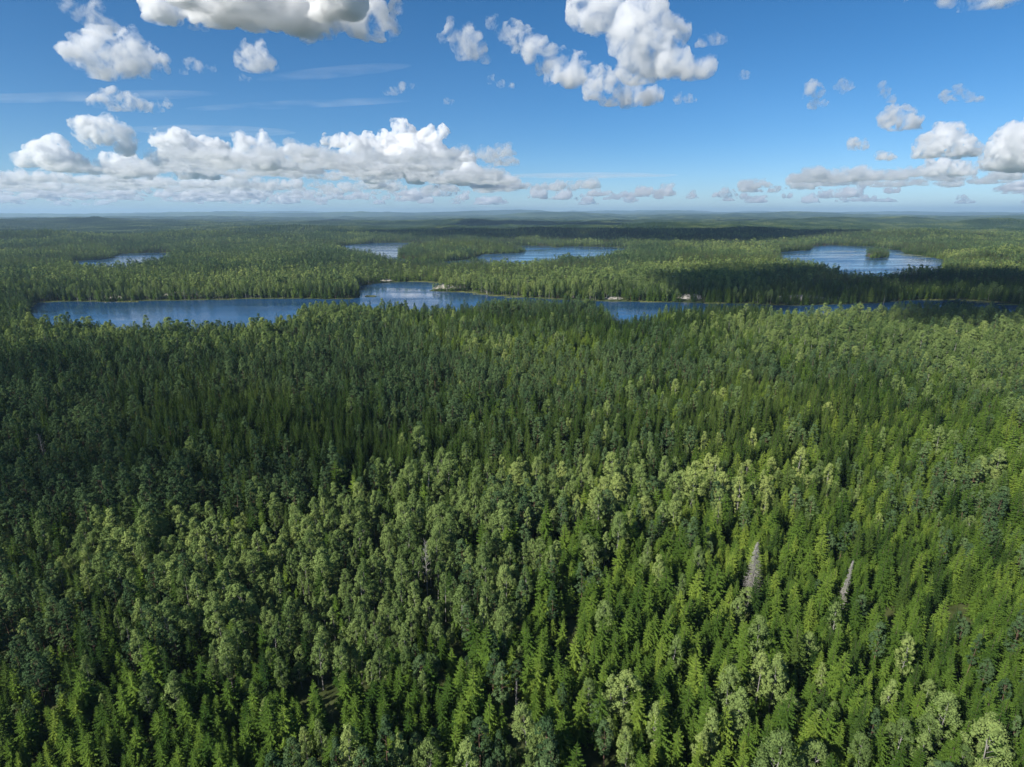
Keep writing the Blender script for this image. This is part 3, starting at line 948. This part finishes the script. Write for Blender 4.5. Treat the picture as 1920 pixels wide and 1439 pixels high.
# ------------------------------------------------------------------ clouds
def cloud_mat(name, dens, scale, lo=0.40, hi=0.56):
    """white droplets all through the cloud's body, torn by turbulence"""
    m, n, l = new_mat(name)
    out = n.new("ShaderNodeOutputMaterial")
    pv = n.new("ShaderNodeVolumePrincipled")
    pv.inputs["Color"].default_value = (0.985, 0.987, 0.990, 1)
    pv.inputs["Anisotropy"].default_value = 0.3
    tc = n.new("ShaderNodeTexCoord")
    no = n.new("ShaderNodeTexNoise"); no.inputs["Scale"].default_value = scale; no.inputs["Detail"].default_value = 7
    no.inputs["Roughness"].default_value = 0.68; no.inputs["Distortion"].default_value = 0.4
    l.new(tc.outputs["Object"], no.inputs["Vector"])
    mr = n.new("ShaderNodeMapRange"); mr.inputs[1].default_value = lo; mr.inputs[2].default_value = hi
    mr.inputs[3].default_value = 0.0; mr.inputs[4].default_value = dens
    l.new(no.outputs[0], mr.inputs[0]); l.new(mr.outputs[0], pv.inputs["Density"])
    l.new(pv.outputs[0], out.inputs["Volume"])
    return m
M_CLOUD = cloud_mat("cumulus", 0.036, 0.0055, 0.47, 0.74)
M_CLOUD_SHADE = cloud_mat("drifting_cumulus", 0.020, 0.004, 0.42, 0.66)
M_CLOUD_DENSE = cloud_mat("heavy_cumulus", 0.055, 0.0055, 0.44, 0.66)
M_CLOUD_THIN = cloud_mat("thin_cumulus", 0.030, 0.007, 0.46, 0.74)
M_CLOUD_FAR = cloud_mat("far_cumulus", 0.007, 0.0026, 0.42, 0.66)
M_CLOUD_TALL = cloud_mat("towering_cumulus", 0.022, 0.0026, 0.45, 0.72)

tex_cache = {}
def ctex(size, depth=4, basis='ORIGINAL_PERLIN'):
    k = (round(size), depth)
    if k not in tex_cache:
        t = bpy.data.textures.new("billow", 'CLOUDS'); t.noise_scale = size; t.noise_depth = depth; t.noise_type = 'SOFT_NOISE'
        tex_cache[k] = t
    return tex_cache[k]

DG = None
def cloud_mesh(balls, vox, name, mat, disp=1.0, flat_z=None):
    """balls: (Vector, radius) -> one billowy closed surface"""
    bm = bmesh.new()
    for c, r in balls:
        bmesh.ops.create_icosphere(bm, subdivisions=2, radius=r, matrix=Matrix.Translation(c))
    me = bpy.data.meshes.new("tmp"); bm.to_mesh(me); bm.free()
    o = bpy.data.objects.new("tmp", me); COL.objects.link(o)
    md = o.modifiers.new("r", 'REMESH'); md.mode = 'VOXEL'; md.voxel_size = vox; md.use_smooth_shade = True
    rmean = float(np.mean([r for _, r in balls]))
    for sz, st in ((rmean * 1.5, rmean * 0.9), (rmean * 0.6, rmean * 0.6), (rmean * 0.25, rmean * 0.3)):
        d = o.modifiers.new("d", 'DISPLACE'); d.texture = ctex(sz, 3); d.strength = st * disp; d.mid_level = 0.5; d.texture_coords = 'LOCAL'
    dg = bpy.context.evaluated_depsgraph_get()
    ev = o.evaluated_get(dg)
    m2 = bpy.data.meshes.new_from_object(ev)
    bpy.data.objects.remove(o); bpy.data.meshes.remove(me)
    m2.name = name; m2.materials.clear(); m2.materials.append(mat)
    if flat_z is not None:
        co = np.empty(len(m2.vertices) * 3, np.float32); m2.vertices.foreach_get("co", co); co = co.reshape(-1, 3)
        lo = co[:, 2] < flat_z
        co[lo, 2] = flat_z + (co[lo, 2] - flat_z) * 0.25
        m2.vertices.foreach_set("co", co.ravel()); m2.update()
    m2.polygons.foreach_set("use_smooth", np.ones(len(m2.polygons), bool))
    return m2

rc = random.Random(23)
def cloud(label, puffs, alt, mat=None, disp=1.0, sub=10, vox=None, depth=0.8, flat=True):
    """puffs (px, py, r px) seen from the drone; the base lies alt metres up, which fixes the distance"""
    mat = mat or M_CLOUD
    lowest = max(p[1] + p[2] * 0.6 for p in puffs)
    xm = sum(p[0] for p in puffs) / len(puffs)
    el = pix_dir(xm, lowest); el = math.atan2(el[2], math.hypot(el[0], el[1]))
    D = alt / math.tan(el)
    cen = sky_pt(xm, lowest, D)
    balls = []
    for px, py, r in puffs:
        c = sky_pt(px, py, D); s = (c - Vector((0, 0, H))).length / math.hypot(F, 0) * math.cos(math.atan((px - 960) / F)) ** 0
        rad = r * s * 0.92
        away = Vector((c.x, c.y, 0)).normalized()
        c = c + away * rc.uniform(-1, 1) * rad * depth
        balls.append((c - cen, rad * 0.93))
        for k in range(sub):
            d = Vector((rc.gauss(0, 1), rc.gauss(0, 1), rc.gauss(0, 0.8) + 0.15)).normalized()
            balls.append((c - cen + d * rad * rc.uniform(0.6, 1.0), rad * rc.uniform(0.2, 0.5)))
    ext = max((b[0].length for b in balls))
    v = vox or max(ext / 52, 9)
    me = cloud_mesh(balls, v, "cloud", mat, disp, flat_z=0.0 if flat else None)
    o = bpy.data.objects.new("cloud", me); COL.objects.link(o)
    o.location = cen
    tag(o, label, "cloud", "cumulus clouds in the blue sky")
    return o

BASE = 1250
cloud("broad dark-bottomed cloud reaching over the top edge left of the middle",
      [(300, -12, 34), (350, -6, 40), (400, -10, 48), (450, -4, 46), (500, 0, 46), (545, 18, 46), (590, 14, 50), (640, 12, 52), (685, 10, 44), (560, -30, 60), (460, -40, 60), (640, -40, 70), (740, 40, 12), (745, 15, 14)], BASE, M_CLOUD_DENSE, depth=2.2)
cloud("large tall white cloud high up right of the middle, the biggest one",
      [(1100, 10, 42), (1140, 20, 36), (1190, 60, 56), (1235, 85, 52), (1260, 65, 34), (1220, 40, 36), (1200, 120, 46), (1260, 115, 36), (1300, 140, 26), (1325, 130, 18)], BASE, depth=0.7)
cloud("ragged arm of cloud running down left beside the biggest cloud",
      [(925, 45, 13), (950, 58, 20), (975, 75, 24), (1000, 92, 26), (1030, 110, 28), (1055, 130, 28), (1075, 150, 26), (1035, 145, 16), (1085, 120, 22)], BASE, depth=0.5)
cloud("grey-based white cloud hanging just under the biggest cloud",
      [(1115, 165, 26), (1145, 180, 28), (1180, 180, 28), (1210, 183, 24), (1232, 180, 14), (1130, 145, 22), (1165, 155, 24)], BASE, depth=0.6)
cloud("small puff with a hollow left side, upper middle of the sky",
      [(870, 80, 30), (893, 88, 24), (850, 60, 18), (878, 58, 16), (830, 72, 10), (868, 105, 16)], BASE, depth=0.5)
cloud("white lens-shaped cloud in the upper left with a bright rounded left end",
      [(180, 95, 38), (215, 100, 40), (250, 100, 34), (155, 108, 26), (280, 105, 22), (305, 113, 14), (190, 125, 24), (170, 72, 14)], BASE, depth=0.5)
cloud("thin wispy cloud streak at the top left corner", [(130, 8, 14), (150, 22, 16), (175, 32, 16), (205, 45, 14), (170, 55, 12), (185, 12, 12)], BASE, M_CLOUD_THIN, depth=0.5)
cloud("small upright white puff between the lens-shaped cloud and the dark one",
      [(475, 95, 20), (468, 115, 26), (490, 122, 24), (510, 120, 12), (455, 108, 12)], BASE, depth=0.6)
cloud("shred of cloud trailing between two puffs in the upper left", [(358, 118, 12), (375, 125, 10), (345, 135, 8), (400, 130, 7)], BASE, M_CLOUD_THIN)
cloud("flat small cloud with wispy right end under the lens-shaped cloud",
      [(185, 190, 14), (210, 188, 18), (238, 192, 18), (265, 198, 14), (290, 200, 12), (315, 194, 8), (170, 188, 8)], BASE, depth=0.5)
cloud("wisp of cloud just under the upright white puff", [(455, 145, 7), (470, 150, 6)], BASE, M_CLOUD_THIN)
cloud("ragged small wisp below the dark cloud", [(365, 52, 9), (385, 55, 7), (410, 50, 7)], BASE, M_CLOUD_THIN)
cloud("narrow vertical wisp right of the dark cloud", [(728, 45, 10), (738, 60, 9), (735, 30, 9), (750, 20, 8), (730, 75, 6)], BASE, M_CLOUD_THIN)
cloud("tiny tilted cloud in the middle left sky", [(738, 172, 11), (755, 165, 11), (770, 162, 7), (725, 174, 6)], BASE)
cloud("lone tiny round cloud left of the middle", [(838, 191, 8), (848, 192, 7)], BASE)
cloud("faint wisp left of the ragged arm", [(920, 150, 9), (940, 158, 9), (960, 163, 7)], BASE, M_CLOUD_THIN)
cloud("small flat cloud right of the grey-based one", [(1272, 184, 10), (1290, 187, 10), (1300, 190, 7)], BASE, M_CLOUD_THIN)
cloud("small faint cloud right of the biggest cloud's top", [(1320, 78, 12), (1340, 78, 14), (1355, 78, 9)], BASE, M_CLOUD_THIN)
cloud("tiny faint puff far right of the biggest cloud", [(1398, 144, 10), (1393, 140, 8)], BASE, M_CLOUD_THIN)
cloud("two-part hanging wisp in the right half of the sky", [(1522, 170, 13), (1535, 173, 11), (1525, 198, 11), (1545, 196, 7)], BASE, M_CLOUD_THIN)
cloud("faint hook-shaped wisp right of the two-part one", [(1578, 160, 10), (1590, 165, 9), (1583, 172, 8)], BASE, M_CLOUD_THIN)
cloud("curved wisp standing above a small white cloud at right", [(1655, 163, 8), (1660, 175, 9), (1672, 190, 8)], BASE, M_CLOUD_THIN)
cloud("small white cloud with grey right side below the curved wisp", [(1665, 222, 17), (1690, 225, 20), (1712, 235, 14), (1680, 238, 14), (1675, 212, 12)], BASE)
cloud("long thin faint cloud high at the right edge", [(1775, 180, 10), (1800, 178, 12), (1820, 186, 9), (1838, 190, 7)], BASE, M_CLOUD_THIN)
cloud("white pointed cumulus with flat grey base at the right", [(1745, 275, 26), (1775, 268, 30), (1805, 280, 24), (1825, 287, 14), (1770, 255, 20), (1735, 285, 16)], BASE, depth=0.7)
cloud("bright cumulus cut by the right edge", [(1890, 290, 34), (1925, 290, 44), (1960, 280, 50), (1905, 275, 24), (1865, 308, 18)], BASE, depth=0.7)
cloud("flat white cloud directly under the pointed cumulus", [(1745, 320, 16), (1770, 318, 18), (1795, 320, 17), (1820, 324, 12), (1728, 322, 10)], BASE)
cloud("small double puff left of the pointed cumulus", [(1602, 272, 12), (1620, 275, 9), (1650, 293, 10), (1665, 296, 10)], BASE, M_CLOUD_THIN)
cloud("white cloud bar at the top right corner", [(1690, -2, 12), (1780, -6, 16), (1820, 0, 18), (1850, 4, 20), (1880, 8, 22), (1900, 12, 16)], BASE, depth=0.5)
# the tall bank to the left
cloud("towering cumulus with the highest white top over the horizon",
      [(750, 235, 18), (755, 262, 28), (730, 272, 28), (700, 275, 24), (770, 295, 34), (740, 300, 36), (800, 258, 22), (830, 248, 14), (670, 275, 22),
       (640, 262, 16), (615, 265, 12), (690, 305, 30), (820, 290, 28), (850, 300, 26), (875, 312, 24), (885, 325, 20), (860, 330, 22), (700, 330, 22), (780, 328, 26), (650, 305, 22)], 1500, M_CLOUD_TALL, depth=1.2)
cloud("heaped white cumulus in the middle of the left bank",
      [(300, 262, 16), (330, 265, 22), (355, 275, 24), (385, 272, 20), (410, 280, 20), (320, 290, 22), (370, 298, 20), (395, 318, 24), (350, 320, 22)], 1500, M_CLOUD_TALL, depth=1.2)
cloud("cumulus with a knobbly top between the middle heap and the tower",
      [(450, 262, 14), (470, 275, 22), (495, 262, 15), (500, 285, 22), (455, 288, 18), (520, 292, 16), (480, 300, 16)], 1500, M_CLOUD_TALL, depth=1.0)
cloud("low grey-shaded cumulus left of the tower", [(545, 285, 18), (570, 292, 22), (600, 295, 18), (550, 305, 14)], 1500, M_CLOUD_TALL, depth=1.0)
cloud("split white cumulus standing high in the left bank",
      [(150, 235, 16), (175, 238, 18), (205, 228, 18), (195, 250, 22), (165, 255, 18), (240, 260, 18), (225, 250, 14), (235, 280, 16)], 1500, M_CLOUD_TALL, depth=0.8)
cloud("domed cumulus with blue-grey base at the far left",
      [(75, 285, 22), (105, 275, 22), (95, 293, 26), (130, 300, 18), (155, 303, 12), (50, 300, 18)], 1500, M_CLOUD_TALL, depth=1.0)
cloud("flat grey-bottomed cloud between the domed and the heaped cumulus", [(215, 305, 20), (245, 312, 22), (275, 318, 16), (230, 325, 14)], 1500, M_CLOUD_TALL, depth=1.0)
# clouds outside the frame whose shadows fall on the wood
def shade_cloud(x, y, rx, ry, label, mat, alt=1150):
    off = alt / math.tan(SUN_EL)
    cx, cy_ = x + SUN_TO.x * off, y + SUN_TO.y * off
    balls = []
    n = 60
    for k in range(n):
        a = rc.uniform(0, 6.28); q = math.sqrt(rc.random())
        balls.append((Vector((math.cos(a) * rx * q * .85, math.sin(a) * ry * q * .85, rc.uniform(0, 50))), min(rx, ry) * rc.uniform(0.22, 0.42)))
    me = cloud_mesh(balls, max(rx, ry) / 34, "cloud", mat, 0.9, 0.0)
    o = bpy.data.objects.new("cloud", me); COL.objects.link(o); o.location = (cx, cy_, alt)
    tag(o, label, "cloud", "cumulus clouds in the blue sky")
def shade_at(px, py, rx, ry, label, mat):
    x, y = ground(px, py, 12); shade_cloud(x, y, rx, ry, label, mat)
shade_at(110, 785, 190, 130, "cloud overhead out of the picture shading the left wood", M_CLOUD_SHADE)
shade_at(1790, 549, 430, 330, "cloud overhead out of the picture shading the right shore", M_CLOUD_DENSE)
shade_at(1120, 441, 1500, 800, "high cloud out of the picture shading the ridge behind the lakes", M_CLOUD_DENSE)

# many small far clouds over the horizon
def far_clouds():
    coll = bpy.data.collections.new("far_clouds")
    for v in range(8):
        balls = []
        L = rc.uniform(500, 1100); hmax = rc.uniform(250, 520)
        for k in range(22):
            u = rc.uniform(-1, 1); r_ = (1 - u * u) * rc.uniform(90, 240) + 50
            balls.append((Vector((u * L, rc.uniform(-.4, .4) * L, rc.uniform(0, 1) * hmax * (1 - u * u))), r_))
        me = cloud_mesh(balls, 42, "far_cloud", M_CLOUD_FAR, 1.0, 20.0)
        coll.objects.link(bpy.data.objects.new("far_%02d" % v, me))
    P = []; SZ = []
    n = 760
    while len(P) < n:
        left = rc.random() < 0.62
        px = rc.uniform(-300, 960) if left else rc.uniform(900, 2200)
        d0 = 15500 if left else (24000 if px > 1450 else 32000)
        d = d0 / (1 - (1 - d0 / 90000) * rc.random())
        x = (px - 960) / F * d
        if 950 < px and rc.random() > (0.35 if px < 1450 else 0.6): continue
        if fbm(np.array([x / 7000.0]), np.array([d / 7000.0]), 71, 2)[0] < (0.36 if left else 0.42): continue
        P.append((x, d, 1500 + rc.uniform(-80, 80))); sc_ = rc.uniform(0.45, 1.25) * (1 + (d - 26000) / 60000 if d > 26000 else 0.55 + 0.45 * (d - 15500) / 10500)
        SZ.append((sc_, sc_, sc_ * rc.uniform(.6, 1.25)))
    me = bpy.data.meshes.new("distant_clouds"); me.vertices.add(n)
    me.vertices.foreach_set("co", np.array(P, np.float32).ravel())
    a = me.attributes.new("variant", 'INT', 'POINT'); a.data.foreach_set("value", np.array([rc.randrange(8) for _ in range(n)], np.int32))
    rt = np.array([(0, 0, rc.uniform(0, 6.28)) for _ in range(n)], np.float32)
    a = me.attributes.new("turn", 'FLOAT_VECTOR', 'POINT'); a.data.foreach_set("vector", rt.ravel())
    a = me.attributes.new("size", 'FLOAT_VECTOR', 'POINT'); a.data.foreach_set("vector", np.array(SZ, np.float32).ravel())
    gn_object("distant_clouds", me, coll, ("rows of small pale far clouds fading towards the horizon", "clouds"))
far_clouds()

# thin high streaks of ice cloud
def cirrus():
    m, n, l = new_mat("cirrus")
    out = n.new("ShaderNodeOutputMaterial"); pv = n.new("ShaderNodeVolumePrincipled")
    pv.inputs["Color"].default_value = (1, 1, 1, 1)
    tc = n.new("ShaderNodeTexCoord"); mp = n.new("ShaderNodeMapping"); mp.inputs["Scale"].default_value = (0.0004, 0.0030, 0.0020)
    no = n.new("ShaderNodeTexNoise"); no.inputs["Scale"].default_value = 1.0; no.inputs["Detail"].default_value = 5
    l.new(tc.outputs["Object"], mp.inputs[0]); l.new(mp.outputs[0], no.inputs["Vector"])
    mr = n.new("ShaderNodeMapRange"); mr.inputs[1].default_value = 0.45; mr.inputs[2].default_value = 0.75; mr.inputs[3].default_value = 0; mr.inputs[4].default_value = 0.00040
    l.new(no.outputs[0], mr.inputs[0]); l.new(mr.outputs[0], pv.inputs["Density"]); l.new(pv.outputs[0], out.inputs["Volume"])
    bm = bmesh.new()
    for px, py, D, lx, ly, rz in ((620, 136, 24000, 3400, 500, -0.35), (560, 195, 30000, 6000, 500, -0.2), (400, 245, 34000, 4000, 1800, 0.1), (150, 180, 30000, 6000, 700, -0.1), (1100, 330, 60000, 9000, 4000, 0.0)):
        c = sky_pt(px, py, D)
        M_ = Matrix.Translation(c) @ Matrix.Rotation(rz, 4, 'Z') @ Matrix.Diagonal((lx, ly, 160, 1))
        bmesh.ops.create_icosphere(bm, subdivisions=3, radius=1.0, matrix=M_)
    me = bpy.data.meshes.new("cirrus"); bm.to_mesh(me); bm.free(); me.materials.append(m)
    o = bpy.data.objects.new("cirrus", me); COL.objects.link(o)
    tag(o, "faint high streaks of thin white cloud in the upper left sky", "clouds", None, "stuff")
cirrus()

# ------------------------------------------------------------------ haze
def haze():
    bm = bmesh.new(); bmesh.ops.create_cube(bm, size=1.0)
    me = bpy.data.meshes.new("haze"); bm.to_mesh(me); bm.free()
    m, n, l = new_mat("haze")
    out = n.new("ShaderNodeOutputMaterial")
    pv = n.new("ShaderNodeVolumePrincipled")
    pv.inputs["Color"].default_value = (0.50, 0.74, 1.0, 1)
    pv.inputs["Density"].default_value = 4.3e-5
    pv.inputs["Anisotropy"].default_value = 0.1
    l.new(pv.outputs[0], out.inputs["Volume"])
    me.materials.append(m)
    o = bpy.data.objects.new("haze", me); COL.objects.link(o)
    zt = 520.0
    o.scale = (96000, 96000, zt + 6); o.location = (0, 0, (zt - 6) / 2)
    tag(o, "thin blue haze over the far woods", "haze", None, "stuff")
haze()
